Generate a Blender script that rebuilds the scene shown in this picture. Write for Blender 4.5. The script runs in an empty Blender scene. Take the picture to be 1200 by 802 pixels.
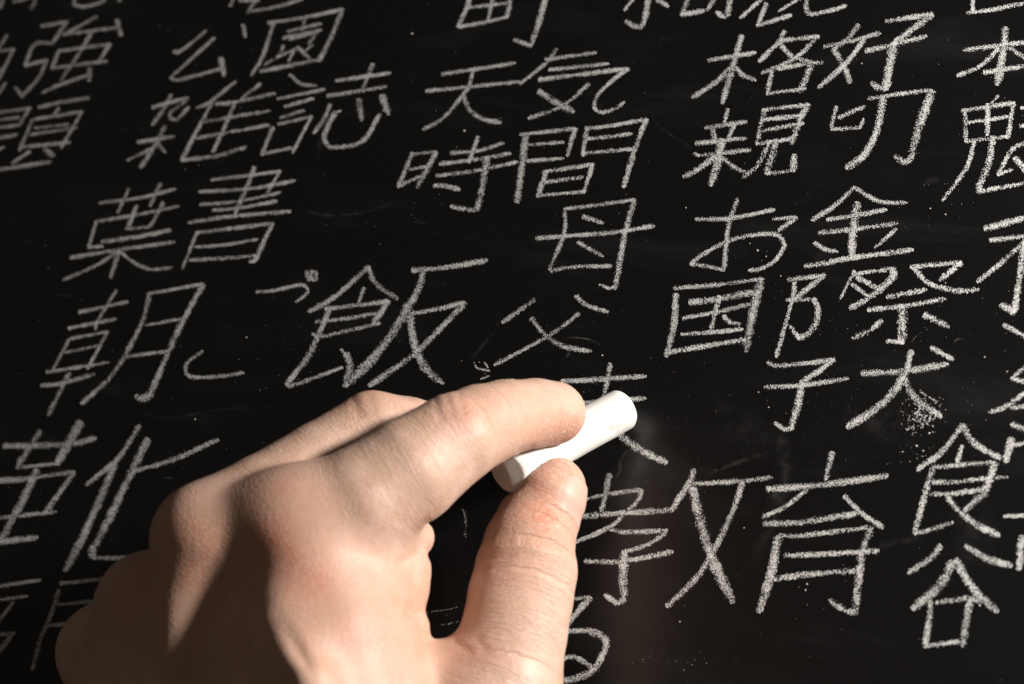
import bpy, math, random
import numpy as np
from mathutils import Matrix, Vector

# ------------------------------------------------------------------ frame of the place
# The blackboard is the world plane y = 0, facing -Y; Z is up the board.  The hand and chalk
# stand in front of it.  Measured positions were worked out in the camera's frame (mm; x right,
# y down, z forward) and are turned into the board's frame by R.
FPX = 2000.0
CX, CY = 600.0, 401.0
def unit(v): v = np.asarray(v, float); return v/np.linalg.norm(v)
N_OUT = unit((-.40, -.42, -.81))                 # board normal seen from the camera
UPV = np.array((.30, -.95, 0.)); UPV[2] = -(N_OUT[0]*UPV[0]+N_OUT[1]*UPV[1])/N_OUT[2]; UPV = unit(UPV)
YB = -N_OUT; XB = np.cross(YB, UPV)
R = np.array((XB, YB, UPV))
def ray(u, v): return np.array(((u-CX)/FPX, (v-CY)/FPX, 1.0))
TIP = ray(735, 482)*435.0                        # where the writing is going on
DPL = float(N_OUT @ TIP)
def on_board(u, v):                              # camera frame point on the board
    r = ray(u, v); return r*(DPL/float(N_OUT @ r))
def W(p):                                        # camera frame mm -> world metres
    return (np.asarray(p, float) - TIP) @ R.T * 0.001

sc = bpy.context.scene
C = sc.collection
cam = bpy.data.cameras.new('camera'); co = bpy.data.objects.new('camera', cam); C.objects.link(co)
cam.lens = 60; cam.sensor_width = 36
cx_, cy_, cz_ = R @ np.array((1,0,0)), R @ np.array((0,-1,0)), R @ np.array((0,0,-1))
o_ = W((0,0,0))
co.matrix_world = Matrix(((cx_[0],cy_[0],cz_[0],o_[0]),(cx_[1],cy_[1],cz_[1],o_[1]),(cx_[2],cy_[2],cz_[2],o_[2]),(0,0,0,1)))
cam.clip_start = 0.02; cam.clip_end = 20
cam.dof.use_dof = True; cam.dof.focus_distance = 0.434; cam.dof.aperture_fstop = 14.5
sc.camera = co

w = bpy.data.worlds.new('World'); sc.world = w; w.use_nodes = True
w.node_tree.nodes['Background'].inputs[0].default_value = (1.0, .84, .70, 1)
w.node_tree.nodes['Background'].inputs[1].default_value = 0.054

LDIR = unit((.76, -.39, -.53))                   # towards the lamp, camera frame
LPOS = TIP + LDIR*500
ld = bpy.data.lights.new('key_lamp', 'AREA'); ld.shape = 'DISK'; ld.size = 0.072
ld.energy = 5.7; ld.color = (1.0, .955, .895)
lo = bpy.data.objects.new('key_lamp', ld); C.objects.link(lo)
lp = Vector(W(LPOS)); tgt = Vector(W(TIP + np.array((-40, 0, -20))))
lo.location = lp; lo.rotation_euler = (tgt-lp).to_track_quat('-Z', 'Y').to_euler()

sc.view_settings.view_transform = 'Standard'; sc.view_settings.look = 'None'
sc.view_settings.exposure = 0; sc.view_settings.gamma = 1
sc.cycles.transparent_max_bounces = 16
sc.cycles.max_bounces = 6

random.seed(7); rng = np.random.default_rng(7)

# ------------------------------------------------------------------ materials
def mat(name):
    m = bpy.data.materials.new(name); m.use_nodes = True
    nt = m.node_tree; b = nt.nodes['Principled BSDF']
    return m, nt, b
def node(nt, t, **kw):
    n = nt.nodes.new(t)
    for k, v in kw.items():
        if k.startswith('i_'): n.inputs[k[2:].replace('_', ' ')].default_value = v
        else: setattr(n, k, v)
    return n
def math_(nt, op, a, b=None, clamp=False):
    n = nt.nodes.new('ShaderNodeMath'); n.operation = op; n.use_clamp = clamp
    for i, x in enumerate((a, b)):
        if x is None: continue
        if isinstance(x, (int, float)): n.inputs[i].default_value = x
        else: nt.links.new(x, n.inputs[i])
    return n.outputs[0]
def noise(nt, co, scale, detail=2, rough=.5, dist=0):
    n = nt.nodes.new('ShaderNodeTexNoise'); n.inputs['Scale'].default_value = scale
    n.inputs['Detail'].default_value = detail; n.inputs['Roughness'].default_value = rough
    n.inputs['Distortion'].default_value = dist
    nt.links.new(co, n.inputs['Vector']); return n.outputs[0]
def ramp(nt, x, a, b):
    n = nt.nodes.new('ShaderNodeMapRange'); n.interpolation_type = 'SMOOTHSTEP'
    nt.links.new(x, n.inputs[0]); n.inputs[1].default_value = a; n.inputs[2].default_value = b
    return n.outputs[0]
def mixc(nt, f, a, b):
    n = nt.nodes.new('ShaderNodeMix'); n.data_type = 'RGBA'
    for s, x in ((0, f), (6, a), (7, b)):
        if isinstance(x, tuple): n.inputs[s].default_value = x
        elif isinstance(x, (int, float)): n.inputs[s].default_value = x
        else: nt.links.new(x, n.inputs[s])
    return n.outputs[2]
def bump(nt, b, h, dist, strength=1.0, prev=None):
    n = nt.nodes.new('ShaderNodeBump'); n.inputs['Distance'].default_value = dist
    n.inputs['Strength'].default_value = strength
    nt.links.new(h, n.inputs['Height'])
    if prev is not None: nt.links.new(prev, n.inputs['Normal'])
    nt.links.new(n.outputs[0], b.inputs['Normal']); return n.outputs[0]

def board_material():
    m, nt, b = mat('blackboard_paint')
    tc = node(nt, 'ShaderNodeTexCoord').outputs['Object']
    mp = node(nt, 'ShaderNodeMapping'); nt.links.new(tc, mp.inputs[0])
    mp.inputs['Rotation'].default_value = (0, .5, 0); mp.inputs['Scale'].default_value = (1, 1, 4)
    cloud = ramp(nt, noise(nt, mp.outputs[0], 16, 4, .6, .6), .48, .85)
    speck = ramp(nt, noise(nt, tc, 1500, 2, .6), .68, .80)
    where = ramp(nt, noise(nt, tc, 34, 3, .6), .50, .70)
    sp = math_(nt, 'MULTIPLY', speck, where)
    fine = noise(nt, tc, 2600, 2, .6)
    c = mixc(nt, math_(nt, 'MULTIPLY', cloud, .55), (.0030, .0028, .0030, 1), (.0210, .0205, .0205, 1))
    c = mixc(nt, math_(nt, 'MULTIPLY', sp, .26), c, (.45, .43, .41, 1))
    c = mixc(nt, math_(nt, 'MULTIPLY', ramp(nt, fine, .5, .8), .022), c, (.5, .50, .50, 1))
    nt.links.new(c, b.inputs['Base Color'])
    b.inputs['Roughness'].default_value = .36
    b.inputs['Specular IOR Level'].default_value = .5
    bump(nt, b, noise(nt, tc, 2200, 3, .6), .00006, .6)
    return m

def chalk_line_material(name='chalk_line', dens=0.0, col=(.88, .87, .85, 1), soft=.10):
    m, nt, b = mat(name)
    tc = node(nt, 'ShaderNodeTexCoord').outputs['Object']
    uv = node(nt, 'ShaderNodeUVMap'); uv.uv_map = 'UVMap'
    sep = node(nt, 'ShaderNodeSeparateXYZ'); nt.links.new(uv.outputs[0], sep.inputs[0])
    v = math_(nt, 'ABSOLUTE', sep.outputs[1])                       # 0 centre .. 1 edge
    ve = math_(nt, 'POWER', v, 2.0)
    at = node(nt, 'ShaderNodeAttribute'); at.attribute_name = 'press'; at.attribute_type = 'GEOMETRY'
    mp = node(nt, 'ShaderNodeMapping'); nt.links.new(tc, mp.inputs[0])
    mp.inputs['Rotation'].default_value = (0, .7, 0); mp.inputs['Scale'].default_value = (1, 1, .62)
    g1 = noise(nt, mp.outputs[0], 4600, 1.0, .6)
    g2 = noise(nt, tc, 420, 2, .5)
    x = math_(nt, 'ADD', g1, math_(nt, 'MULTIPLY', math_(nt, 'SUBTRACT', g2, .5), .22))
    x = math_(nt, 'ADD', x, math_(nt, 'MULTIPLY', ve, -.20))
    x = math_(nt, 'ADD', x, at.outputs['Fac'])
    a = ramp(nt, x, .47-dens, .47-dens+soft)
    a = math_(nt, 'MULTIPLY', a, .84)
    nt.links.new(a, b.inputs['Alpha'])
    b.inputs['Base Color'].default_value = col; b.inputs['Roughness'].default_value = .95
    b.inputs['Specular IOR Level'].default_value = .1
    return m

def smear_material():
    m, nt, b = mat('chalk_smear')
    tc = node(nt, 'ShaderNodeTexCoord').outputs['Object']
    uv = node(nt, 'ShaderNodeUVMap'); uv.uv_map = 'UVMap'
    sep = node(nt, 'ShaderNodeSeparateXYZ'); nt.links.new(uv.outputs[0], sep.inputs[0])
    v = math_(nt, 'ABSOLUTE', sep.outputs[1])
    e = math_(nt, 'SUBTRACT', 1.0, v, True); e = math_(nt, 'POWER', e, 1.3)
    ends = math_(nt, 'MULTIPLY', math_(nt, 'MULTIPLY', sep.outputs[0], math_(nt, 'SUBTRACT', 1.0, sep.outputs[0], True)), 4.0, True)
    n = ramp(nt, noise(nt, tc, 260, 4, .7), .35, .75)
    at = node(nt, 'ShaderNodeAttribute'); at.attribute_name = 'press'; at.attribute_type = 'GEOMETRY'
    a = math_(nt, 'MULTIPLY', math_(nt, 'MULTIPLY', e, ends), math_(nt, 'MULTIPLY', n, at.outputs['Fac']))
    nt.links.new(a, b.inputs['Alpha'])
    b.inputs['Base Color'].default_value = (.62, .60, .58, 1); b.inputs['Roughness'].default_value = 1
    return m

def chalk_material():
    m, nt, b = mat('white_chalk')
    tc = node(nt, 'ShaderNodeTexCoord').outputs['Object']
    n1 = noise(nt, tc, 900, 4, .6); n2 = noise(nt, tc, 140, 2, .5)
    c = mixc(nt, ramp(nt, n2, .35, .7), (.70, .675, .63, 1), (.76, .735, .69, 1))
    c = mixc(nt, math_(nt, 'MULTIPLY', ramp(nt, n1, .62, .75), .12), c, (.6, .57, .52, 1))
    at = node(nt, 'ShaderNodeAttribute'); at.attribute_name = 'nick_dark'; at.attribute_type = 'GEOMETRY'
    c = mixc(nt, math_(nt, 'MULTIPLY', at.outputs['Fac'], ramp(nt, noise(nt, tc, 1300, 3, .6), .4, .6)), c, (.30, .29, .27, 1))
    nt.links.new(c, b.inputs['Base Color']); b.inputs['Roughness'].default_value = .95
    b.inputs['Specular IOR Level'].default_value = .15
    p = bump(nt, b, noise(nt, tc, 1600, 3, .7), .00012, .5)
    bump(nt, b, n2, .0004, .35, p)
    return m

def skin_material():
    m, nt, b = mat('skin')
    tc = node(nt, 'ShaderNodeTexCoord').outputs['Object']
    at = node(nt, 'ShaderNodeAttribute'); at.attribute_name = 'red'; at.attribute_type = 'GEOMETRY'
    wr = node(nt, 'ShaderNodeAttribute'); wr.attribute_name = 'wrinkle'; wr.attribute_type = 'GEOMETRY'
    sk = node(nt, 'ShaderNodeAttribute'); sk.attribute_name = 'skinco'; sk.attribute_type = 'GEOMETRY'
    mott = noise(nt, tc, 90, 4, .6); fine = noise(nt, tc, 600, 3, .6)
    base = mixc(nt, ramp(nt, mott, .35, .68), (.51, .34, .25, 1), (.64, .45, .365, 1))
    red = mixc(nt, ramp(nt, fine, .3, .7), (.50, .215, .135, 1), (.56, .28, .20, 1))
    f = math_(nt, 'MULTIPLY', at.outputs['Fac'], math_(nt, 'ADD', ramp(nt, mott, .3, .7), .45), True)
    c = mixc(nt, f, base, red)
    m2 = ramp(nt, noise(nt, tc, 260, 4, .65), .42, .72)
    c = mixc(nt, math_(nt, 'MULTIPLY', m2, .30), c, (.50, .29, .20, 1))
    pores = node(nt, 'ShaderNodeTexVoronoi'); pores.inputs['Scale'].default_value = 1500; nt.links.new(tc, pores.inputs['Vector'])
    c = mixc(nt, math_(nt, 'MULTIPLY', math_(nt, 'SUBTRACT', 1.0, ramp(nt, pores.outputs[0], .08, .30)), .28), c, (.40, .22, .15, 1))
    du = node(nt, 'ShaderNodeAttribute'); du.attribute_name = 'dust'; du.attribute_type = 'GEOMETRY'
    dn = ramp(nt, noise(nt, tc, 1400, 3, .7), .54, .66)
    c = mixc(nt, math_(nt, 'MULTIPLY', math_(nt, 'MULTIPLY', dn, du.outputs['Fac']), .65), c, (.75, .70, .66, 1))
    # pale flecks
    c = mixc(nt, math_(nt, 'MULTIPLY', ramp(nt, noise(nt, tc, 1100, 2, .6), .62, .76), .22), c, (.72, .54, .45, 1))
    nt.links.new(c, b.inputs['Base Color'])
    b.inputs['Roughness'].default_value = .50
    b.inputs['Specular IOR Level'].default_value = .38
    b.inputs['Subsurface Weight'].default_value = .22
    b.inputs['Subsurface Radius'].default_value = (1.0, .38, .2)
    b.inputs['Subsurface Scale'].default_value = .0022
    # transverse creases along the fingers
    mp = node(nt, 'ShaderNodeMapping'); nt.links.new(sk.outputs['Vector'], mp.inputs[0])
    mp.inputs['Scale'].default_value = (1.0, .16, 1.0)
    cre = noise(nt, mp.outputs[0], 1.15, 3, .62, .5)
    cre = math_(nt, 'MULTIPLY', math_(nt, 'ABSOLUTE', math_(nt, 'SUBTRACT', cre, .5)), 6.0, True)
    cre = math_(nt, 'MULTIPLY', cre, wr.outputs['Fac'])
    p = bump(nt, b, cre, .00022, .8)
    vo = node(nt, 'ShaderNodeTexVoronoi'); vo.feature = 'DISTANCE_TO_EDGE'; vo.inputs['Scale'].default_value = 700
    mp2 = node(nt, 'ShaderNodeMapping'); nt.links.new(tc, mp2.inputs[0]); mp2.inputs['Rotation'].default_value = (.3, .5, .9)
    mp2.inputs['Scale'].default_value = (1, .6, 1.2)
    nt.links.new(mp2.outputs[0], vo.inputs['Vector'])
    p = bump(nt, b, math_(nt, 'MULTIPLY', math_(nt, 'MULTIPLY', vo.outputs[0], 5.0, True), ramp(nt, noise(nt, tc, 120, 2, .5), .3, .6)), .00005, .8, p)
    p = bump(nt, b, noise(nt, tc, 300, 5, .65), .0003, .11, p)
    return m

def nail_material():
    m, nt, b = mat('nail')
    tc = node(nt, 'ShaderNodeTexCoord').outputs['Object']
    c = mixc(nt, noise(nt, tc, 300, 3, .6), (.50, .30, .235, 1), (.60, .40, .33, 1))
    nt.links.new(c, b.inputs['Base Color']); b.inputs['Roughness'].default_value = .5
    b.inputs['Subsurface Weight'].default_value = .15; b.inputs['Subsurface Scale'].default_value = .001
    bump(nt, b, noise(nt, tc, 500, 2, .5), .00008, .4)
    return m

M_BOARD = board_material(); M_LINE = chalk_line_material(dens=.035, soft=.06); M_SMEAR = smear_material()
M_CHALK = chalk_material(); M_SKIN = skin_material(); M_NAIL = nail_material()

def mesh_obj(name, verts, faces, material, parent=None, smooth=False):
    me = bpy.data.meshes.new(name)
    v = np.asarray(verts, np.float32)
    me.from_pydata([tuple(map(float, p)) for p in v], [], [tuple(map(int, f)) for f in faces])
    me.materials.append(material)
    if smooth: me.polygons.foreach_set('use_smooth', [True]*len(me.polygons))
    me.update()
    o = bpy.data.objects.new(name, me); C.objects.link(o)
    if parent is not None: o.parent = parent
    return o
def fattr(o, name, vals):
    a = o.data.attributes.new(name, 'FLOAT', 'POINT'); a.data.foreach_set('value', np.asarray(vals, np.float32))

# ------------------------------------------------------------------ the blackboard
def slab(name, x0, x1, y0, y1, z0, z1, m):
    b = .0015
    vs = []; 
    for (y, i) in ((y0+b, 0), (y0, b)):
        vs += [(x0+i, y, z0+i), (x1-i, y, z0+i), (x1-i, y, z1-i), (x0+i, y, z1-i)]
    vs += [(x0, y1, z0), (x1, y1, z0), (x1, y1, z1), (x0, y1, z1)]
    f = [(4,5,6,7)]
    for k in range(4):
        l = (k+1) % 4
        f.append((k, l, 4+l, 4+k)); f.append((8+k, 8+l, l, k))
    f.append((11,10,9,8))
    return mesh_obj(name, vs, f, m)
board = slab('blackboard', -.55, .45, 0, .012, -.32, .48, M_BOARD)
board['label'] = 'black chalkboard covered in rows of handwritten white kanji'
board['category'] = 'blackboard'

# board-plane coordinates in mm (X, Z) of a measured point
def bp(u, v):
    q = W(on_board(u, v)); return np.array((q[0], q[2]))*1000
def scale_at(u, v):                              # board mm per measured unit, mean of both directions
    a = bp(u, v); return .5*(np.linalg.norm(bp(u+4, v)-a)+np.linalg.norm(bp(u, v+4)-a))/4

def catmull(P, step):
    P = np.asarray(P, float)
    if len(P) == 2:
        n = max(2, int(np.linalg.norm(P[1]-P[0])/step)+1)
        t = np.linspace(0, 1, n)[:, None]; return P[0]*(1-t)+P[1]*t
    Q = np.vstack((2*P[0]-P[1], P, 2*P[-1]-P[-2])); out = []
    for i in range(1, len(Q)-2):
        n = max(2, int(np.linalg.norm(Q[i+1]-Q[i])/step)+1)
        t = np.linspace(0, 1, n, endpoint=False)[:, None]
        out.append(.5*((2*Q[i])+(-Q[i-1]+Q[i+1])*t+(2*Q[i-1]-5*Q[i]+4*Q[i+1]-Q[i+2])*t**2+(-Q[i-1]+3*Q[i]-3*Q[i+1]+Q[i+2])*t**3))
    out.append(P[-1:]); return np.vstack(out)

class Ribbons:
    def __init__(s): s.v=[]; s.f=[]; s.uv=[]; s.pr=[]; s.n=0
    def add(s, pts_uv, wpx, press=0.0, taper=True, norm_u=False):
        # split at sharp corners
        P = [np.array(p, float) for p in pts_uv]
        pieces=[]; cur=[P[0]]
        for i in range(1, len(P)):
            cur.append(P[i])
            if i < len(P)-1:
                a=unit(P[i]-P[i-1]); b=unit(P[i+1]-P[i])
                if a@b < .45: pieces.append(cur); cur=[P[i]]
        pieces.append(cur)
        for pc in pieces:
            hw = wpx*.5*((1.0+.09*max(0, min(wpx-7, 2.5))) if not norm_u else 1)
            c = catmull(np.array(pc), 3.0)
            if len(c) < 3: c = catmull(np.array([c[0], c[-1]]), np.linalg.norm(c[-1]-c[0])/3+1e-6)
            t = np.gradient(c, axis=0); t /= np.linalg.norm(t, axis=1)[:, None]+1e-9
            # round the ends out by a half width
            c = np.vstack((c[0]-t[0]*hw*.5, c, c[-1]+t[-1]*hw*.5)); t = np.vstack((t[0], t, t[-1]))
            nrm = np.stack((-t[:,1], t[:,0]), 1)
            L = np.concatenate(([0], np.cumsum(np.linalg.norm(np.diff(c, axis=0), axis=1))))
            wob = 1+.07*np.sin(L*.09+rng.uniform(0,6))+.05*np.sin(L*.35+rng.uniform(0,6))+rng.normal(0,.05,len(L))
            ends = np.minimum(1, .7+ (L/ (hw*1.6+1e-9)))*np.minimum(1, .55+((L[-1]-L)/(hw*2.6+1e-9)))
            h = hw*wob*(ends if taper else 1)
            base = len(s.v); y = -(.00003+.000005*(s.n % 24)); s.n += 1
            pv = press + .03*np.sin(L*.07+rng.uniform(0,6)) + rng.uniform(-.025,.02)
            if norm_u: pv = np.full(len(L), press)
            for i in range(len(c)):
                uu = L[i]/L[-1] if norm_u else L[i]
                for sgn in (-1, 0, 1):
                    q = bp(*(c[i]+nrm[i]*h[i]*sgn))*.001
                    s.v.append((q[0], y, q[1])); s.uv.append((uu, sgn)); s.pr.append(pv[i])
            for i in range(len(c)-1):
                a = base+3*i
                s.f.append((a, a+3, a+4, a+1)); s.f.append((a+1, a+4, a+5, a+2))
    def build(s, name, m, parent):
        o = mesh_obj(name, s.v, s.f, m, parent)
        ul = o.data.uv_layers.new(name='UVMap'); uv = np.array(s.uv, np.float32)
        idx = np.zeros(len(o.data.loops), np.int32); o.data.loops.foreach_get('vertex_index', idx)
        ul.data.foreach_set('uv', uv[idx].ravel()); fattr(o, 'press', s.pr); return o

def parse(ox, oy, scl, txt):
    out = []
    for st in txt.replace('\n', ' ').split(';'):
        t = st.split()
        if not t: continue
        wd = float(t[0]); pts = [(ox+float(a.split(',')[0])/scl, oy+float(a.split(',')[1])/scl) for a in t[1:]]
        out.append((wd, pts))
    return out
CH = []
def ch(label, *blocks): CH.append((label, [s for b in blocks for s in parse(*b)]))
# label, then (origin, scale, strokes "width x,y x,y ...")
ch('partly cropped kanji at the top edge by the left corner', (0,0,5,"5 0,50 15,0 25,-40; 5 80,10 130,0 180,-20; 6 185,50 220,-20 240,-70; 5 445,-60 435,30 500,40 600,12 620,-20; 5 700,8 712,-40"))
ch('partly cropped kanji 勉 at the left edge', (0,0,5,"5 40,210 -20,300; 5 -40,305 80,290 0,450 -60,540; 5 30,490 -10,555; 5 -80,420 10,410"))
ch('kanji 強 second character of its word', (0,0,5,"5 245,155 395,128 310,250; 5 310,255 205,262 145,385 275,355 225,460 130,565 90,515; 5 565,100 375,205 700,160; 7 688,122 708,205; 5 535,200 440,350 358,470; 5 350,300 645,260 575,370; 5 345,300 305,400; 5 305,400 625,360; 5 250,545 350,500 520,440; 7 528,405 522,470"))
ch('kanji 題 at the left edge under 強', (0,120,5,"6 230,30 360,0 520,-25; 4.5 345,35 310,85; 5 205,100 480,55 360,265; 5 190,105 115,280; 4.5 205,152 400,130; 4.5 180,190 450,150; 5 140,262 410,235; 5 175,290 75,355; 8 265,280 312,312; 6 -60,410 0,395 295,350; 5 -60,70 0,60 175,35 110,140; 4.5 0,105 110,90; 4.5 0,150 105,135; 5 -40,220 0,210 100,190; 5 -20,285 20,265"))
ch('kanji 公', (0,0,5,"5 1020,302 1060,300 1210,180; 5 1255,225 1000,455 1040,470 1200,430 1290,405; 7 1295,345 1312,440; 6 1425,150 1437,215"))
ch('partly cropped kanji above 園', (240,0,5,"5 150,35 170,-10; 5 205,5 320,5; 6 260,65 310,-20; 5 255,70 400,45 570,0"))
ch('kanji 園 boxed character', (240,0,5,"5.5 375,135 600,100 810,55; 7 805,60 740,220 670,355; 6 405,135 340,330 275,440; 6 330,420 500,385 670,350; 5 585,115 572,190; 5 490,185 680,140; 5 460,225 680,178; 5 500,230 660,190 610,260; 5 460,270 430,330 350,380; 4.5 430,335 530,290; 5 530,290 490,360; 6 545,280 610,340; 4 632,265 590,300"))
ch('kanji 雑', (0,0,5,"5.5 895,630 1000,600 1100,575; 6.5 1000,560 960,640 895,730; 5 1100,575 1080,600 1000,660 1000,695 1040,700 1105,630; 7 965,745 925,825 860,930 825,982; 5.5 810,835 1020,800; 5 880,875 750,940; 6 915,835 965,890; 5 1155,632 1230,600 1380,480; 5.5 1240,610 1190,700 1065,940; 5.5 1065,940 1200,925 1290,910 1440,865; 5.5 1375,610 1320,740 1250,890; 5.5 1270,612 1380,600 1610,550; 5 1525,495 1420,575; 5 1200,715 1585,650; 5 1150,812 1575,735"))
ch('kanji 誌', (240,0,5,"5.5 500,440 560,490 650,505; 5 430,580 700,525; 5 470,625 635,580; 5 445,690 580,650; 5 430,730 625,685 515,895; 6 400,750 335,905; 5 335,905 510,868; 5.5 770,475 1085,430; 6 985,380 925,525; 5.5 720,565 1060,510; 5.5 735,615 700,700 640,780; 6.5 765,660 720,750 700,810 730,865 820,860 930,825 1025,675; 3 800,650 765,662; 8 905,590 920,700; 8 1040,565 1075,665"))
ch('kanji 葉', (0,220,5,"5 585,90 820,60 1025,10; 5 755,10 690,145; 6 940,-20 880,105; 5 560,200 800,160 1045,110; 6 800,110 750,240; 6 955,90 900,200 870,232; 5 740,242 870,232; 5 565,200 520,350 600,345; 6 600,318 800,290 995,250; 5.5 415,412 700,365 1020,320; 5 690,375 560,460 375,540; 7 700,370 650,525; 5 715,385 800,450 900,480 1005,470"))
ch('kanji 書', (240,120,5,"5 40,455 250,430 440,405 365,535; 5.5 -30,525 280,505 525,460; 5 -25,600 200,580 440,530; 5 50,632 200,620 420,580; 5.5 -90,705 150,670 500,640; 7 290,385 250,490 180,650; 5 -45,762 -130,975; 5.5 -45,765 200,735 400,710; 6 400,715 350,810 300,920 265,935; 5 -50,850 130,835 310,805; 5.5 -85,925 130,915 300,898"))
ch('kanji 朝', (0,320,5,"5.5 680,105 575,280 560,330; 5.5 465,230 745,170; 5.5 405,325 675,270; 5 415,385 630,345 515,560; 5 405,390 305,580; 4.5 385,465 590,425; 5 275,582 635,525; 6 245,660 350,650 550,595; 7 405,590 370,660 300,800 285,830; 5 865,125 1190,65; 6.5 875,130 840,270 740,470 640,620 480,765; 7.5 1190,70 1080,270 985,470 885,705; 9 885,715 840,738 800,722; 4.5 855,308 1060,270; 5 745,490 985,460"))
ch('hiragana し', (0,320,5,"5.5 1185,460 1095,530 1090,590 1140,612 1300,605 1425,585"))
ch('small hiragana ご', (240,280,5,"5 305,310 400,305 560,270 600,290 600,320 535,370; 7 598,195 610,242; 6.5 630,188 622,215 636,244; 6 650,195 655,238"))
ch('large kanji 飯 above the hand', (240,280,5,"7 960,165 800,310 700,380 610,425; 7 960,170 1000,260 1125,350; 5.5 935,290 900,375; 6 710,410 900,390 1075,365; 7.5 1075,368 990,492; 5.5 655,487 850,465 1010,435; 5.5 635,560 700,570 1025,495; 7.5 725,425 670,560 600,700 480,850; 5.5 480,852 520,858 805,755; 5 800,652 830,680; 8.5 832,680 852,760 822,860"),
   (480,220,5,"7 20,487 200,470 450,428; 8 75,490 60,580 0,690 ; 9.5 0,690 -110,870 -240,1030 -370,1155; 6.5 0,742 150,715 320,675; 7.5 325,680 80,930 0,1000 -232,1160; 9 5,745 20,880 60,1000 120,1090 190,1145"))
ch('kanji 天', (480,0,5,"5.5 190,435 400,405 615,370; 5.5 375,405 350,500 310,560 200,690 80,760; 5.5 100,535 350,510 640,480; 7 320,570 350,640 420,695 530,720"))
ch('kanji 気', (480,0,5,"5.5 860,290 800,370 650,490; 5.5 800,350 1090,310; 5.5 820,410 1165,375; 6 760,468 1100,425 1280,403; 5.5 1280,405 1200,465 1100,560 1080,630 1120,660 1200,640 1255,600; 8 760,540 860,600 955,655; 5.5 1050,495 900,620 700,695"))
ch('partly cropped kanji 町 at the top edge', (480,0,5,"6.5 285,155 330,60 350,0 360,-50; 5.5 290,158 450,130 570,100; 7 595,-40 585,40 570,100; 5 350,45 570,20; 5.5 495,-40 460,125; 7.5 805,-40 750,160 710,265; 6 710,270 615,235"))
ch('kanji 時', (480,120,5,"5 10,305 155,290; 7 155,295 100,400 45,495; 6 15,300 -65,495; 5 0,395 100,378; 5.5 -65,495 0,462 70,435; 6 400,205 350,350; 5.5 245,298 400,285 550,240; 5.5 180,362 400,335 590,300; 5.5 160,432 400,400 630,350; 8 455,330 430,480 400,620; 6.5 400,632 340,630 245,610; 6.5 145,488 200,490 290,512"))
ch('kanji 間', (480,120,5,"5.5 650,190 970,155; 7 970,158 925,310; 8.5 680,200 660,370 630,580; 5 700,250 900,235; 5 690,345 900,330; 7 1040,150 1015,310; 5.5 1040,155 1200,135 1385,100; 7 1385,102 1320,280 1255,495; 5 1045,215 1200,200 1300,185; 5 1020,300 1310,275; 5.5 780,410 1075,365; 6 1075,368 1020,528; 7 800,410 755,545; 5 800,470 1015,440; 5 750,548 1025,525"))
ch('kanji 母', (480,220,5,"5.5 910,125 1120,100 1320,70; 6 910,130 905,270 820,480; 5.5 830,488 960,465 1180,460; 6 745,298 900,285 1200,262 1430,225; 7.5 1315,85 1260,280 1205,590; 4.5 1200,582 1165,590 1115,570; 6.5 1020,170 1130,210; 6.5 990,320 1130,405"))
ch('kanji 父', (480,300,5,"6.5 730,260 545,390; 7 715,370 800,470 900,530 1060,560; 5.5 990,340 830,460 500,640; 6.5 975,235 1040,290 1160,328; 3.5 385,640 400,660 470,675; 3 440,625 460,655; 3 420,722 465,705"))
ch('partly cropped marks at the top edge above 格', (720,0,5,"5.5 115,-10 60,60; 7.5 205,-40 170,140 120,155 70,125; 7 255,0 312,36; 6.5 445,-40 395,88 520,65; 6 590,-10 545,60; 7 682,-40 665,80 640,100 600,75; 6 880,-20 740,105"))
ch('partly cropped kanji right of the top edge marks', (720,0,5,"7 890,25 840,148; 6 840,150 1035,90; 4.5 1080,-5 965,65; 7 1130,-40 1125,60 1150,85; 6 1150,85 1260,65 1355,35"))
ch('kanji 格', (720,0,5,"6 550,355 825,310; 8 745,215 700,370 635,600; 7 700,380 600,480 460,570; 6 705,385 750,440 825,470; 6.5 995,185 960,250 850,360; 6 965,240 1195,215 1060,340 865,430; 6.5 970,260 1040,330 1160,365 1215,370; 7 930,400 895,550; 6 960,405 1160,368; 8 1160,370 1090,535; 5 895,550 1120,520"))
ch('kanji 好', (960,0,5,"7 230,150 165,230 85,290; 8 85,290 150,400 178,480; 6 30,275 200,240 355,195; 7 270,225 150,380 0,510; 6.5 395,125 660,85; 8 660,88 445,250; 6.5 275,300 450,260 625,215; 10 440,265 410,400 390,515; 8 385,520 345,515 310,490"))
ch('partly cropped kanji in the upper right corner', (960,0,5,"7 900,-40 900,65; 6 870,75 1000,60 1200,20 1300,5"))
ch('kanji 本 at the right edge', (960,0,5,"9 1090,170 1080,300 1045,490; 6.5 850,295 1040,270 1200,250 1300,235; 6.5 1050,290 940,390 810,445; 6.5 1110,280 1200,335 1280,380; 6.5 970,425 1200,390 1280,375"))
ch('kanji 親', (720,120,5,"6.5 665,45 645,115; 6 535,150 770,115; 7.5 575,155 590,220; 6.5 700,140 670,210; 6 480,242 770,212; 6 470,300 520,310 795,280; 9 630,225 600,380 565,480; 7.5 590,320 480,400 410,435; 6.5 640,330 700,380 765,410; 6 870,45 1135,15; 8 1135,18 1090,100 1040,240; 6.5 880,50 835,245; 6 870,105 1080,80; 6 860,170 1105,125; 5.5 835,245 1040,215; 6.5 905,245 840,370 755,440; 8.5 945,235 920,330 890,415; 5.5 890,420 1045,400; 8 1048,400 1055,315"))
ch('kanji 切', (960,120,5,"6.5 100,30 70,155; 5.5 70,158 240,150 260,100; 6.5 115,90 265,25; 6 290,-20 450,-45 650,-70; 8.5 375,-20 340,160 270,300 165,385; 9.5 660,-60 590,130 540,320; 8 540,330 500,350 450,320"))
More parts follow.
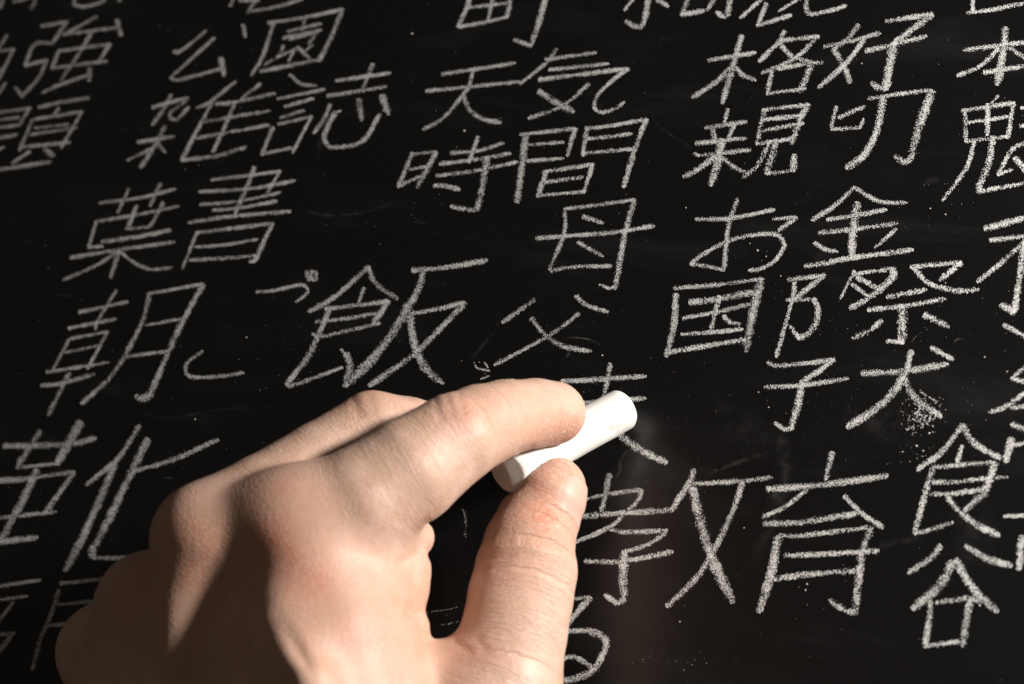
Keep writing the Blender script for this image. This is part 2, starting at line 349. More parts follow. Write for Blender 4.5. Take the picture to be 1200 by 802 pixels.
ch('kanji 魂 at the right edge', (960,120,5,"4.5 1050,-40 1000,15; 6.5 840,50 1140,5; 6.5 1140,8 1105,205; 6.5 855,60 860,230; 5.5 860,230 1115,200; 5.5 870,120 1110,85; 6.5 990,15 985,190; 6.5 910,235 860,390 725,575; 8.5 1020,210 990,370 930,520; 6 930,525 1200,475 1300,452; 7 1230,230 1130,280 1050,420; 6 1050,425 1130,395; 8 1150,330 1240,430; 6 1180,140 1240,135; 5 1185,35 1240,30"))
ch('kanji 私 at the right edge', (960,220,5,"8 975,240 1200,180 1280,155; 6.5 1005,310 1200,285 1300,270; 7 1210,310 1080,430 930,550; 8.5 1205,330 1170,560 1145,720; 9 1140,725 1070,690"))
ch('hiragana お', (720,220,5,"6 480,185 680,180 935,130; 7 720,70 670,220 650,400 645,470; 6 640,482 560,465 450,448; 6 450,448 520,390 680,310 850,275 960,280 1000,340 940,430 850,480 790,485; 5.5 930,185 1065,175; 6 1065,178 965,250"))
ch('kanji 金', (960,220,5,"6.5 205,0 100,100 0,165 -40,190; 6.5 215,5 350,80 510,90; 6.5 50,188 200,165 390,130; 6.5 0,265 200,245 455,210; 6 -25,325 40,365 105,375; 9 225,95 200,250 190,400; 5.5 450,245 330,350; 7 -80,460 0,450 200,410 400,385 545,365"))
ch('kanji 国 boxed character', (720,220,5,"6 350,590 600,570 865,535; 9.5 860,540 820,700 790,850 772,950; 8 360,630 350,800 305,985; 8 445,672 600,655 805,615; 6 405,765 600,730 790,685; 6.5 615,640 565,840; 6.5 640,755 680,790 735,800; 6 395,860 560,850 750,830; 7 320,965 500,935 760,892"))
ch('kanji 際', (960,220,5,"5.5 -180,320 0,295 30,290; 7.5 30,515 -140,650; 6.5 -145,560 -155,650 -250,990; 5.5 -190,660 -30,655; 7.5 -30,655 -5,720 -20,800 -60,850 -115,885; 6 -115,885 -170,815; 4.5 205,490 125,650; 6 200,510 430,475; 8 430,478 430,530 300,640 185,705; 7 225,530 330,582; 6.5 195,570 280,632; 6.5 540,465 830,440; 7 830,445 710,540; 7 555,470 640,560 800,605 930,600; 6.5 400,642 625,600; 7 290,718 500,695 735,655; 10 490,700 485,905; 6 400,900 480,908; 7.5 365,785 290,840 200,880; 8 620,750 755,815"))
CH[-1][1][0] = parse(960,220,5,"6 -180,540 0,518 30,512")[0]
ch('kanji 子', (720,360,5,"6.5 900,325 960,345 1200,320 1285,305; 7 1285,310 1200,375 1110,430; 6.5 885,470 1080,462 1200,445 1365,420; 8.5 1100,440 1080,560 1040,690; 6.5 1045,705 1000,715 940,680"))
ch('kanji 犬', (960,360,5,"8 255,390 500,375 750,335; 7.5 540,260 505,400; 9 490,410 450,480 340,590 170,700; 8.5 490,400 560,530 710,640; 7.5 660,240 780,305"))
ch('partly cropped kanji at the right edge beside 犬', (960,360,5,"7 1085,105 1200,170 1250,200; 6.5 1230,330 1130,415; 6.5 1130,418 1210,440 1250,445; 7 1210,500 1100,580 1000,615; 6.5 1130,590 1230,582; 7 1140,690 1240,735; 7 1130,780 1120,830"))
ch('kanji 食', (1020,480,6.6667,"7.5 720,125 560,330 370,470; 8 725,130 820,270 1010,380; 7 715,290 680,410; 6.5 490,455 700,435 950,412; 9 970,425 930,560 890,650; 9 890,650 730,800; 8 490,460 440,620 390,800 350,960; 6.5 350,965 420,955 640,885; 6.5 490,570 700,565 900,540; 5 900,540 1070,530; 7 470,665 680,655 900,620; 8 610,690 690,790 830,900 1000,985"))
ch('partly cropped kanji at the right edge beside 食', (1020,480,6.6667,"8 1110,115 1260,185; 9 1100,235 1060,400; 6.5 1110,280 1260,258; 6 1050,835 1260,828; 9 1185,1000 1160,1240; 6 1180,1010 1290,1000"))
ch('kanji 谷 below 食', (1020,600,6.6667,"8 545,270 460,370 300,475; 8 750,270 900,360 1095,420; 10 640,400 540,580 340,750; 9 670,380 760,540 860,660 985,775; 7 520,710 660,690 760,675 850,700; 8 470,700 455,850 430,1050; 8.5 780,700 750,850 720,1040; 6.5 430,1050 720,1010"))
ch('kanji 夫 being written behind the chalk', (640,420,5,"7 95,135 300,125 580,105; 7 375,35 345,200 320,280; 6.5 150,270 300,255 580,235; 6.5 325,270 250,420 120,560; 9 340,320 430,440 540,530 700,610"))
ch('kanji 孝 left half of 教', (640,560,5,"8 370,-15 350,100 325,190; 6 210,130 350,100 550,70; 6.5 560,75 540,130 470,200 370,290 160,385; 7.5 120,240 350,215 740,190; 6.5 380,305 480,320 710,308; 6.5 710,312 600,390 450,440; 7 230,490 450,490 740,435; 9.5 460,440 450,600 458,700; 8 455,715 410,730 350,690"))
ch('right half of kanji 教', (640,560,5,"8 865,-45 840,30 740,180; 7 850,38 1150,20 1320,-2; 8 1150,30 1100,180 960,470 840,630 710,750; 11 860,70 900,240 970,470 1090,720"))
ch('kanji 育', (820,500,5,"7.5 775,155 740,310; 8 400,365 700,345 1095,290; 6.5 630,370 500,470 370,530; 8 380,570 600,560 920,510; 7 850,410 950,510 1070,590; 6.5 470,640 600,640 1000,590; 9.5 460,655 420,850 350,1080; 7 500,755 600,755 1045,730; 7.5 420,900 600,870 920,845; 9 1000,600 950,750 930,920 910,1090; 8 905,1085 860,1080 765,1020"))
ch('hiragana る beside the thumb', (640,642,5,"6.5 100,305 255,290; 8 255,295 130,440 40,540; 7 40,540 120,492 250,485; 8.5 250,485 340,530 345,600 270,720 150,772 50,770; 7 -20,700 70,665 160,640 270,700"))
ch('kanji 革 at the left edge', (0,480,5,"8 25,215 390,205 555,170; 8 235,130 110,320; 10 470,80 340,310; 6 100,340 330,320; 8 -40,420 150,410; 6.5 150,408 435,365; 7.5 435,370 270,600; 9 215,360 130,540 0,780; 6 -40,640 325,600; 8 -20,780 215,750"))
ch('kanji 化', (0,480,5,"7.5 815,100 700,280 620,350 510,440; 9 670,330 600,500 470,780 385,940; 9 865,180 780,350 640,640 550,810; 9 545,810 540,850 560,868; 6.5 560,870 700,872 900,865; 7 790,360 1000,300 1275,180"))
ch('shaded kanji at the lower left edge', (0,640,5,"6 -20,238 235,200; 5.5 -20,318 160,295; 6 -60,470 0,430 80,330; 6 -20,525 80,510; 7 80,510 0,610 -60,680"))
ch('shaded kanji half hidden behind the knuckles', (0,640,5,"6.5 355,220 700,185; 6 340,345 640,315; 7 345,260 300,400 240,540 190,720; 6 290,465 560,448; 6 700,190 620,500"))
ch('faint chalk mark, thinned for shade, in the gap between index finger and thumb', (480,540,10,"5 600,540 650,640 655,920; 4.5 -200,1900 150,1800 350,1760 560,1720; 3.5 370,1925 600,1885 900,1850"))

for label, strokes in CH:
    rb = Ribbons()
    for wd, pts in strokes: rb.add(pts, wd, -.13 if label.startswith('faint') else 0.0)  # finger gap marks get sparser chalk, the hand's shade put into their coverage
    o = rb.build('chalk_character', M_LINE, board); o['label'] = 'chalk ' + label

# the crumbled, half rubbed scribble under the foot of one character
rb = Ribbons()
for _ in range(26):
    u0, v0 = random.gauss(1080, 8), random.gauss(487, 8); a = random.uniform(-.9, .9)+random.choice((0, 1.4)); l_ = random.uniform(4, 12)
    rb.add([(u0, v0), (u0+l_*.5*math.cos(a)+random.uniform(-1, 1), v0+l_*.5*math.sin(a)), (u0+l_*math.cos(a), v0+l_*math.sin(a))], random.uniform(1.6, 3.4), random.uniform(-.09, .0))
rb.add([(1079,460),(1086,464),(1098,471)], 3, -.05); rb.add([(1066,487),(1064,497),(1066,505)], 2, -.08); rb.add([(1063,504),(1070,500)], 3, -.02)
o = rb.build('chalk_scribble', M_LINE, board); o['label'] = 'crumbly half rubbed chalk scribble under kanji 犬'; o['kind'] = 'stuff'

# wiped and smeared chalk, faint stray marks
sm = Ribbons()
def smear(pts, wpx, a): sm.add(pts, wpx, a, taper=False, norm_u=True)
for pts, wd, a in [([(748,500),(755,530),(735,600)],26,.05), ([(735,560),(745,600),(750,650)],60,.03), ([(915,505),(920,560),(912,590)],22,.06),
                   ([(900,585),(915,575),(925,574)],16,.10), ([(590,370),(570,400),(548,425)],7,.05), ([(380,130),(378,160),(372,185)],12,.06),
                   ([(350,240),(375,252),(420,250),(470,235)],5,.10), ([(680,75),(700,120),(745,165)],16,.02), ([(762,130),(775,150),(812,175)],5,.05),
                   ([(75,440),(92,420)],4,.08), ([(60,510),(62,540),(74,560)],24,.03), ([(120,470),(190,490),(260,480),(340,478)],3,.07),
                   ([(840,475),(870,500),(905,520)],60,.02), ([(1000,480),(1030,500),(1070,470)],50,.025), ([(660,400),(668,396),(690,398),(705,405)],3,.22),
                   ([(663,420),(667,414)],4,.35), ([(1092,370),(1105,385)],4,.14), ([(1118,402),(1122,398),(1132,399)],3,.3), ([(1080,215),(1110,208)],10,.05),
                   ([(960,300),(985,330)],40,.02), ([(20,440),(30,436)],3,.12), ([(68,346),(86,348)],4,.10), ([(30,284),(42,283)],5,.08), ([(1130,600),(1145,620),(1135,660)],60,.03),
                   ([(820,560),(870,540),(905,530)],8,.07), ([(1030,640),(1080,630)],12,.06), ([(880,660),(910,600),(905,565)],26,.035), ([(480,260),(505,262)],3,.16),
                   ([(545,280),(558,276)],4,.12), ([(190,560),(203,561)],2.5,.3), ([(725,532),(728,548),(722,560)],4,.16), ([(722,553),(733,530),(738,528)],3.5,.16)]:
    smear(pts, wd, a)
sm.build('chalk_smear', M_SMEAR, board)['kind'] = 'stuff'

# crumbs and specks of chalk lying on the board: too many to count
sv, sf = [], []
def crumb(u, v, r):
    c = bp(u, v); s_ = scale_at(u, v); r = r*s_
    k = 5; b = len(sv); ph = random.random()*6
    for i in range(k):
        a = ph+i*2*math.pi/k; rr = r*random.uniform(.6, 1.2)
        sv.append(((c[0]+rr*math.cos(a))*.001, -.00019, (c[1]+rr*math.sin(a)*.8)*.001))
    sv.append((c[0]*.001, -.00019-r*.0004, c[1]*.001))
    for i in range(k): sf.append((b+i, b+(i+1) % k, b+k))
for _ in range(450):
    u, v = random.uniform(-20, 1220), random.uniform(-20, 820)
    crumb(u, v, random.choice((.18, .22, .25, .3, .45)))
for (cu, cv, su, sv_, n, r) in [(1080,487,14,11,110,.75), (1076,530,8,9,14,.7), (1068,515,26,22,70,.35), (890,395,40,30,60,.3), (1050,360,60,30,60,.28), (780,520,50,40,60,.3),
        (888,292,14,10,6,.6), (565,428,16,6,14,.6), (600,445,5,3,10,.9), (975,470,30,25,50,.3), (760,775,55,4,40,.5), (340,400,30,20,40,.3), (930,690,30,20,20,.4),
        (1100,240,25,20,25,.4), (740,260,50,20,40,.3), (500,240,30,20,30,.35), (700,445,20,10,25,.4), (905,478,12,12,10,.5), (1150,440,30,40,30,.35), (330,430,15,10,16,.4), (1000,390,20,8,25,.4), (1080,395,18,8,20,.45)]:
    for _ in range(int(n*(.8 if n > 100 else .55))): crumb(random.gauss(cu, su), random.gauss(cv, sv_), r*random.uniform(.4, 1.2))
for u, v, r in [(1074,523,1.6),(1082,529,1.6),(1058,530,1.4),(544,154,1.4),(888,294,1.6),(879,286,1.0),(898,301,1.1),(229,492,1.4),(289,396,1.3),(889,460,1.2),(901,478,1.2),(706,417,1.2),(1010,75,1.2),(1154,419,1.3),(1180,436,1.2),(1089,508,1.6),(1093,500,1.2),(872,619,1.0),(946,685,1.3),(944,692,1.2),(797,729,1.2),(1108,332,1.0),(1090,245,1.2),(1108,252,1.2),(483,40,1.4),(804,244,1.0),(915,324,1.2),(600,446,2.2),(1148,710,1.8)]:
    crumb(u, v, r)
M_DUST, nt_, b_ = mat('chalk_crumb'); b_.inputs['Base Color'].default_value = (.62,.60,.57,1); b_.inputs['Roughness'].default_value = 1
dust = mesh_obj('chalk_dust', sv, sf, M_DUST, board); dust['kind'] = 'stuff'

# ------------------------------------------------------------------ the stick of chalk
CH_R = 5.35
tipc = ray(731, 479)*430.0
near = ray(590, 556)*407.0
ax = unit(near-tipc); LEN = float(np.linalg.norm(near-tipc))
e1 = unit(np.cross(ax, (0, 0, 1))); e2 = np.cross(ax, e1)
def build_chalk():
    global tipc
    n = 72; ths = np.linspace(0, 2*math.pi, n, endpoint=False)
    prof = [(-.35,.0),(-.34,.35),(-.25,.62),(-.05,.80),(.35,.925),(.9,.985),(1.6,1.0)]
    k = 26
    for i in range(1, k+1): prof.append((1.6+(LEN-1.6-1.7)*i/k, 1.0))
    prof += [(LEN-1.2,.995),(LEN-.6,.97),(LEN-.1,.90),(LEN+.15,.72),(LEN+.25,.45),(LEN+.3,.2),(LEN+.3,0)]
    V = []; F = []; G = []
    tg_ = np.array((.5,-.1,-1.0)); FAC = (math.atan2(tg_@e2, tg_@e1), .65, .22)
    facets = [(unit((math.cos(a)*s, math.sin(a)*s, 1.0)), d) for a, s, d in
              (FAC,(.4,.75,.80),(1.7,.55,.88),(2.9,.85,.78),(4.2,.45,.93),(5.2,.9,.82))]
    for (s, r) in prof:
        for th in ths:
            rr = CH_R*r*(1+.006*math.sin(3*th+s*.3)+.004*math.sin(7*th+s))
            p = np.array((rr*math.cos(th), rr*math.sin(th), s))
            # chipped facets at the broken near end
            for fn, d in facets:
                q = np.array((p[0], p[1], p[2]-LEN))
                lim = d*CH_R*math.hypot(fn[0], fn[1]) + .15
                over = float(q@fn)-lim
                if over > 0: p = p-fn*over
            # flat nick near the writing end, its colour darkened in speckles
            g = 0
            P3 = tipc+ax*p[2]+e1*p[0]+e2*p[1]
            pu, pv = P3[0]/P3[2]*FPX+CX, P3[1]/P3[2]*FPX+CY
            d2 = ((pu-718)/13)**2+((pv-503)/7)**2
            if d2 < 4:
                g = math.exp(-d2*1.5); out = unit((p[0], p[1], 0.0001)); p = p-out*(.75*math.exp(-d2*2.2)+.25*math.sin(pu*1.3)*math.exp(-d2*2))
            V.append(p); G.append(g*.8)
    m_ = len(prof)
    for i in range(m_-1):
        for j in range(n):
            a = i*n+j; b = i*n+(j+1) % n
            F.append((a, b, b+n, a+n))
    V = np.array(V)
    P = tipc+V[:, 2:3]*ax+V[:, 0:1]*e1+V[:, 1:2]*e2
    gap = (P-TIP)@N_OUT                            # mm above the board
    sh = -(gap.min()-.1)/float(N_OUT@unit(tipc))
    P = P+unit(tipc)*sh; tipc = tipc+unit(tipc)*sh
    o = mesh_obj('chalk_stick', W(P), F, M_CHALK, smooth=True); fattr(o, 'nick_dark', G)
    o['label'] = 'short white chalk stick pinched between thumb and index finger'; o['category'] = 'chalk'
    return sh
print('chalk shift', build_chalk())
print('chalk tip cam', tipc)

# ------------------------------------------------------------------ the hand: one distance field, one surface
def J(u, v, z, rpx):                              # joint: place, depth mm, radius as it measures there
    return np.append(ray(u, v)*z, rpx*z/FPX).astype(np.float32)
# fingers, joint by joint
INDEX = [J(649,484,411,37.5), J(628,484,408,40), J(592,490,400,44.5), J(562,500,393,49), J(534,514,387,54), J(480,552,382,62), J(425,590,379,67), J(352,628,379,71)]
MIDDLE = [J(560,512,431,33), J(520,512,424,38), J(478,508,408,42), J(436,505,403,46.5), J(375,545,397,50), J(310,588,390,56), J(246,632,384,67)]
RING = [J(420,640,428,36), J(350,625,432,40), J(300,640,428,43), J(245,670,414,48), J(178,713,404,62)]
LITTLE = [J(380,720,416,34), J(310,720,424,36), J(250,730,422,40), J(190,750,416,44), J(124,764,416,53)]
THUMB = [J(651,571,411.5,36), J(645,583,410,42), J(630,612,408.5,48), J(620,640,404,53.5), J(615,668,400,58), J(610,700,396,61), J(603,740,391,62), J(590,800,384,68), J(548,890,376,82), J(480,1010,370,88)]
PALM = [
 [J(352,628,379,71), J(385,760,369,82), J(420,1010,358,95)],
 [J(246,632,384,67), J(262,780,386,74), J(350,1010,366,92)],
 [J(178,713,404,62), J(215,820,398,72), J(300,1020,374,90)],
 [J(124,764,416,53), J(165,870,404,64), J(260,1040,376,86)],
 [J(458,598,390,44), J(424,660,384,58), J(420,740,380,62), J(440,850,376,74), J(460,960,370,88)],
 [J(300,720,399,60), J(380,830,388,90)],
]
WRIST = [J(370,1000,366,120), J(330,1300,340,118), J(300,1650,318,125)]
EXTRA_K = 0
def seg_d(P, a, b):
    ba = b[:3]-a[:3]; t = np.clip(((P-a[:3])@ba)/float(ba@ba), 0, 1)
    return np.linalg.norm(P-(a[:3]+t[..., None]*ba), axis=-1)-(a[3]+t*(b[3]-a[3]))
def smin(a, b, k):
    h = np.maximum(k-np.abs(a-b), 0)/k; return np.minimum(a, b)-h*h*k*.25
def chain_d(P, ch_, k):
    d = None
    for a, b in zip(ch_[:-1], ch_[1:]):
        e = seg_d(P, a, b); d = e if d is None else smin(d, e, min(k, .8))
    return d
def ball(P, u, v, z, rpx, sq=(1,1,1)):
    j = J(u, v, z, rpx); return (np.linalg.norm((P-j[:3])*np.array(sq, np.float32), axis=-1)-j[3])
CHA, CHB = tipc.copy(), tipc+ax*LEN
def hand_sdf(P):
    palm = None
    for c in PALM:
        e = chain_d(P, c, 8); palm = e if palm is None else smin(palm, e, 13)
    palm = smin(palm, chain_d(P, WRIST, 10), 16)
    # knuckle heads and the tendons that run back from them
    palm = smin(palm, ball(P, 346,622,378,60), 12)
    palm = smin(palm, chain_d(P, [J(234,640,376,28), J(214,700,376,22), J(208,760,374,18)], 5), 9)
    palm = smin(palm, ball(P, 172,706,405,55), 4)
    palm = smin(palm, ball(P, 122,760,414,48), 4)
    palm = smin(palm, chain_d(P, [J(300,672,376,20), J(325,735,361,20), J(362,800,349,20), J(400,920,338,18)], 6), 9)
    palm = smin(palm, chain_d(P, [J(300,755,370,24), J(306,860,357,26)], 4), 9)
    # folds of skin at the edge by the index knuckle
    palm = smin(palm, ball(P, 484,630,392,25), 1.4)
    palm = smin(palm, chain_d(P, [J(471,670,388,35), J(468,690,386,36)], 3), 1.2)
    palm = smin(palm, ball(P, 487,736,383,16), 1.3)
    palm = smin(palm, ball(P, 470,725,384,26), 3)
    # web of the thumb
    web = chain_d(P, [J(470,800,383,54), J(540,806,385,52), J(590,815,384,52)], 4)
    idx = chain_d(P, INDEX, 3)
    mid = chain_d(P, MIDDLE, 3)
    rng_ = chain_d(P, RING, 3); lit = chain_d(P, LITTLE, 3)
    th = chain_d(P, THUMB, 4)
    th = smin(th, ball(P, 640,668,398,30), 4)
    body = smin(palm, idx, 4.0)
    o3 = smin(smin(rng_, lit, .8), mid, .8)
    fold = smin(body, o3, 2.2)
    t2 = smin(web, th, 6)
    d = smin(fold, t2, 3.2)
    # flesh gives way to the chalk
    a = CHA.astype(np.float32); b = CHB.astype(np.float32)
    ba = b-a; t = ((P-a)@ba)/float(ba@ba); tt = np.clip(t, -.02, 1.01)
    dc = np.linalg.norm(P-(a+tt[..., None]*ba), axis=-1)-(CH_R+.03)
    d = -smin(-d, dc, .8)
    db = (P-TIP.astype(np.float32))@N_OUT.astype(np.float32)     # keep clear of the board
    return np.maximum(d, -(db-.6))

def surface_nets(lo, hi, h):
    nx = [int((hi[i]-lo[i])/h)+1 for i in range(3)]
    xs = [lo[i]+h*np.arange(nx[i], dtype=np.float32) for i in range(3)]
    D = np.empty(nx, np.float32)
    step = 12
    for i in range(0, nx[0], step):
        X, Y, Z = np.meshgrid(xs[0][i:i+step], xs[1], xs[2], indexing='ij')
        D[i:i+step] = hand_sdf(np.stack((X, Y, Z), -1).astype(np.float32))
    S = D < 0
    cs = [(a, b, c) for a in (0,1) for b in (0,1) for c in (0,1)]
    cnt = sum(S[a:nx[0]-1+a, b:nx[1]-1+b, c:nx[2]-1+c].astype(np.int8) for a, b, c in cs)
    act = (cnt > 0) & (cnt < 8)
    idx = np.argwhere(act)
    acc = np.zeros((len(idx), 3), np.float32); num = np.zeros(len(idx), np.float32)
    val = {c: D[idx[:,0]+c[0], idx[:,1]+c[1], idx[:,2]+c[2]] for c in cs}
    for c in cs:
        for axn in range(3):
            if c[axn]: continue
            d2 = list(c); d2[axn] = 1; d2 = tuple(d2)
            va, vb = val[c], val[d2]; m = (va < 0) != (vb < 0)
            t = np.where(m, va/(va-vb+1e-12), 0)
            p = np.tile(np.array(c, np.float32), (len(idx), 1)); p[:, axn] += t
            acc[m] += p[m]; num[m] += 1
    V = (idx+acc/num[:, None])*h+np.array(lo, np.float32)
    ID = np.full(act.shape, -1, np.int32); ID[act] = np.arange(len(idx))
    F = []
    for axn in range(3):
        a, b = [(1,2),(2,0),(0,1)][axn]
        sl0 = [slice(None)]*3; sl1 = [slice(None)]*3
        sl0[axn] = slice(0, -1); sl1[axn] = slice(1, None)
        s0, s1 = S[tuple(sl0)], S[tuple(sl1)]
        e = np.argwhere(s0 != s1)
        ok = (e[:, a] > 0) & (e[:, b] > 0) & (e[:, a] < nx[a]-1) & (e[:, b] < nx[b]-1)
        e = e[ok]; ins = s0[e[:,0], e[:,1], e[:,2]]
        def g(da, db):
            q = e.copy(); q[:, a] += da; q[:, b] += db; return ID[q[:,0], q[:,1], q[:,2]]
        q = np.stack((g(-1,-1), g(0,-1), g(0,0), g(-1,0)), 1)
        q[~ins] = q[~ins][:, ::-1]; F.append(q)
    F = np.vstack(F); F = F[(F >= 0).all(1)]
    return V, F
LO = (-125, 5, 250); HI = (30, 215, 440)
H_ = 0.8
V, F = surface_nets(LO, HI, H_)
# one light smoothing pass, then back onto the field
def smooth(V, F, n):
    for it in range(2*n):
        lam = .62 if it % 2 == 0 else -.64
        s = np.zeros_like(V); c = np.zeros(len(V), np.float32)
        for i in range(4):
            a, b = F[:, i], F[:, (i+1) % 4]
            for k in range(3):
                s[:, k] += np.bincount(a, V[b, k], len(V)) + np.bincount(b, V[a, k], len(V))
            c += np.bincount(a, minlength=len(V)) + np.bincount(b, minlength=len(V))
        V = V*(1-lam)+lam*s/np.maximum(c, 1)[:, None]
    return V.astype(np.float32)
V = smooth(V, F, 10)
print('hand verts', len(V), 'faces', len(F))

# attributes: where along and around each finger a point lies, how creased and how red it is
def chain_co(P, ch_):
    best = np.full(len(P), 1e9, np.float32); along = np.zeros(len(P), np.float32); around = np.zeros(len(P), np.float32); s = 0
    for a, b in zip(ch_[:-1], ch_[1:]):
        ba = b[:3]-a[:3]; L = float(np.linalg.norm(ba)); t = np.clip(((P-a[:3])@ba)/(L*L), 0, 1)
        r = P-(a[:3]+t[:, None]*ba); d = np.linalg.norm(r, axis=1)-(a[3]+t*(b[3]-a[3]))
        x = unit(np.cross(ba, (0, 0, 1))); y = unit(np.cross(ba, x))
        ang = np.arctan2(r@x, r@y)
        m = d < best; best[m] = d[m]; along[m] = (s+t*L)[m]; around[m] = (ang*9)[m]; s += L
    return best, along, around
bd2 = np.full(len(V), 1e9, np.float32); sk = np.zeros((len(V), 3), np.float32); bd = np.full(len(V), 1e9, np.float32); fw = np.zeros(len(V), np.float32)
for k, c in enumerate((INDEX, MIDDLE, RING, LITTLE, THUMB)):
    d, al, ar = chain_co(V, c); m = d < bd; bd2 = np.where(m, bd, np.minimum(bd2, d)); bd[m] = d[m]; sk[m] = np.stack((al, ar, np.full(len(V), k*40.)), 1)[m]
fw = np.clip(1-bd/3, 0, 1)
U = V[:, 0]/V[:, 2]*FPX+CX; VV = V[:, 1]/V[:, 2]*FPX+CY
def gs(u, v, su, sv=None, ang=0):
    sv = sv or su; a = math.radians(ang); du, dv = U-u, VV-v
    x = du*math.cos(a)+dv*math.sin(a); y = -du*math.sin(a)+dv*math.cos(a)
    return np.exp(-(x/su)**2-(y/sv)**2)
wr = .12+fw*.12+.5*gs(520,480,45,40)+.5*gs(640,700,60,90)+.5*gs(610,650,60,50)+.5*gs(590,760,60,40)+.35*gs(425,475,40,30)+.4*gs(580,470,25,30)+.45*gs(480,690,40,90)
red = (.08+.75*gs(330,615,60,60)+.6*gs(215,640,50,60)+.45*gs(555,478,55,28)+.60*gs(640,570,50,60)+.35*gs(625,650,60,60)+.5*gs(660,500,34,30)
       +.5*gs(420,465,50,22)+.35*gs(540,760,60,25)+.25*gs(170,700,60)+.30*gs(390,700,60,70)+.4*gs(500,690,12,60)+.35*gs(400,740,90,60,30))
wr = wr*np.clip(1-bd/2.5, 0, 1)*np.clip((bd2-bd)/3, 0, 1)
# real creases: shallow transverse grooves over the finger joints and in the web
def normals(V, F):
    n = np.zeros_like(V); a, b, c, d = (V[F[:, i]] for i in range(4)); fn = np.cross(c-a, d-b)
    for i in range(4):
        for k in range(3): n[:, k] += np.bincount(F[:, i], fn[:, k], len(V)).astype(np.float32)
    return n/(np.linalg.norm(n, axis=1)[:, None]+1e-9)
NR = normals(V, F)
def crease(u0, v0, u1, v1, wpx, depth, bow=0):
    L = math.hypot(u1-u0, v1-v0); tx, ty = (u1-u0)/L, (v1-v0)/L
    s = (U-u0)*tx+(VV-v0)*ty; q = -(U-u0)*ty+(VV-v0)*tx - bow*np.sin(np.clip(s/L, 0, 1)*math.pi)
    m = np.exp(-(q/wpx)**2)*np.clip(s/L*5, 0, 1)*np.clip((1-s/L)*5, 0, 1)*((s > 0) & (s < L))
    return -depth*m
D = np.zeros(len(V), np.float32)
for c in [(506,607,478,628,5,.35), (497,650,462,662,5,.6), (490,714,458,704,5,.6), (497,722,470,716,4,.8), (560,668,600,660,4,.30), (563,655,606,648,4,.3),
          (527,748,556,768,4,.28), (556,744,572,768,4,.22), (508,463,518,500,4,.22), (522,458,532,492,4,.22), (535,455,545,488,4,.18), (648,690,668,652,4,.2), (636,706,664,672,4,.2),
          (412,462,424,494,4,.25), (430,458,440,486,4,.2), (605,532,628,522,4,.3)]:
    D += crease(*c)
D += .05*np.sin(sk[:, 0]*1.1+np.sin(sk[:, 1]*.5)*1.2)*fw*(.4*gs(520,480,50,45)+.5*gs(615,660,60,60))
D += -1.0*gs(285,680,28,60)                      # hollow between the two knuckles
D += -.7*gs(352,765,30,8,58)                       # groove beside the tendon
D += .10*np.sin(U*.05+VV*.021)*np.sin(VV*.043)      # soft unevenness
V = V+NR*D[:, None]
me = bpy.data.meshes.new('hand')
me.vertices.add(len(V)); me.vertices.foreach_set('co', W(V).astype(np.float32).ravel())
me.loops.add(F.size); me.loops.foreach_set('vertex_index', F.astype(np.int32).ravel())
me.polygons.add(len(F)); me.polygons.foreach_set('loop_start', np.arange(0, F.size, 4, dtype=np.int32))
me.polygons.foreach_set('loop_total', np.full(len(F), 4, np.int32))
me.update(calc_edges=True); me.validate()
me.polygons.foreach_set('use_smooth', np.ones(len(me.polygons), bool))
me.materials.append(M_SKIN)
hand = bpy.data.objects.new('hand', me); C.objects.link(hand)
fattr(hand, 'dust', np.clip(.9*gs(655,512,30,16,-20)+.8*gs(650,545,34,14,-15)+.35*gs(625,600,40,50)+.12, 0, 1))
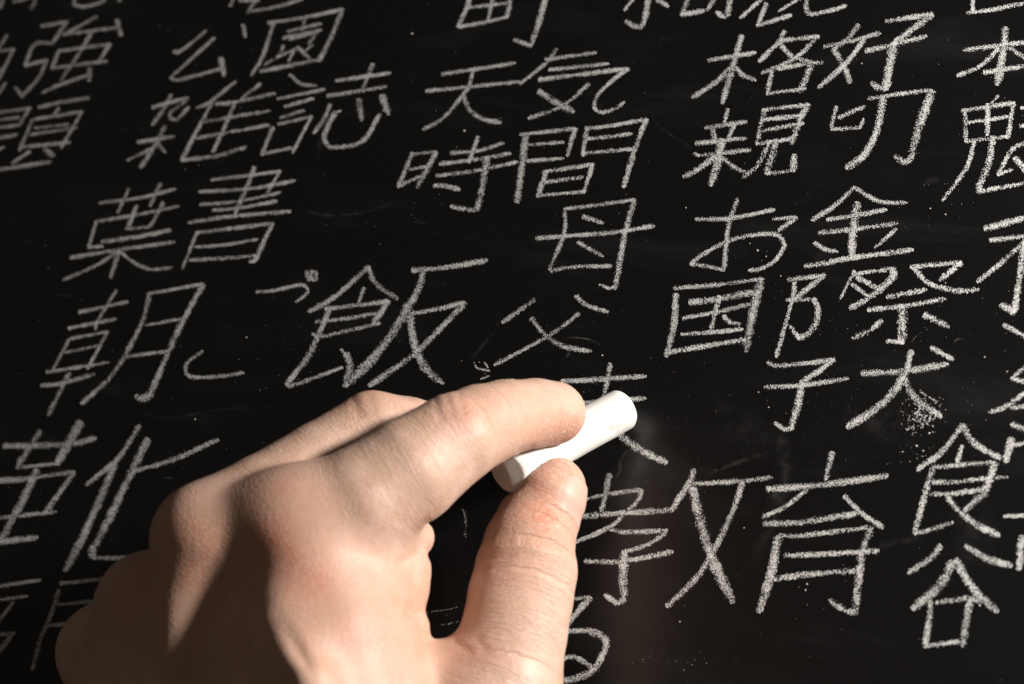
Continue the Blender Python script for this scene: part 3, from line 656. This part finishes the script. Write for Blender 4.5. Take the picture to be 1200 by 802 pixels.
fattr(hand, 'wrinkle', np.clip(wr, 0, 1.3)); fattr(hand, 'red', np.clip(red, 0, 1))
a_ = me.attributes.new('skinco', 'FLOAT_VECTOR', 'POINT'); a_.data.foreach_set('vector', sk.ravel())
hand['label'] = 'left hand seen from the back writing on the board with chalk'
hand['category'] = 'hand'

# thumb nail, facing away to the right
def nail():
    a = THUMB[4][:3]; b = THUMB[0][:3]; axn = unit(b-a)
    out = unit(np.array((.93, -.10, -.20))-axn*float(axn@np.array((.93, -.10, -.20)))); side = np.cross(axn, out)
    L = float(np.linalg.norm(b-a)); ns, nt2 = 18, 20; O = []; Dd = []; Lf = []
    for i in range(ns+1):
        s = L*.56+ (L*1.07-L*.56)*i/ns
        f = i/ns; wid = 1.0*math.sqrt(max(0, 1-max(0, (.25-f)/.25)**2*.55))*(1-.25*max(0, (f-.7)/.3)**2)
        for j in range(nt2+1):
            th = (j/nt2-.5)*2*math.radians(62)*wid
            d = out*math.cos(th)+side*math.sin(th); o = a+axn*s
            edge = min(1, 4*(1-abs(j/nt2-.5)*2)); lift = -.22+.34*edge*min(1, f*4+.15)+ (.15*max(0, (f-.8)/.2))
            O.append(o); Dd.append(d); Lf.append(lift)
    O = np.array(O); Dd = np.array(Dd); T = np.full(len(O), 8.0)
    for _ in range(24): T -= hand_sdf((O+Dd*T[:, None]).astype(np.float32))*.8
    P = list(O+Dd*(T+np.array(Lf))[:, None]); B = list(O+Dd*(T-.9)[:, None])
    n1 = nt2+1; V2 = P+B; off = len(P); F2 = []
    for i in range(ns):
        for j in range(nt2):
            q = i*n1+j; F2.append((q, q+1, q+n1+1, q+n1)); F2.append((off+q, off+q+n1, off+q+n1+1, off+q+1))
    for i in range(ns):
        q = i*n1; F2.append((q, q+n1, off+q+n1, off+q)); q += nt2; F2.append((q, off+q, off+q+n1, q+n1))
    for j in range(nt2):
        q = j; F2.append((q, off+q, off+q+1, q+1)); q += ns*n1; F2.append((q, q+1, off+q+1, off+q))
    return mesh_obj('thumb_nail', W(np.array(V2)), F2, M_NAIL, hand, smooth=True)
nail()
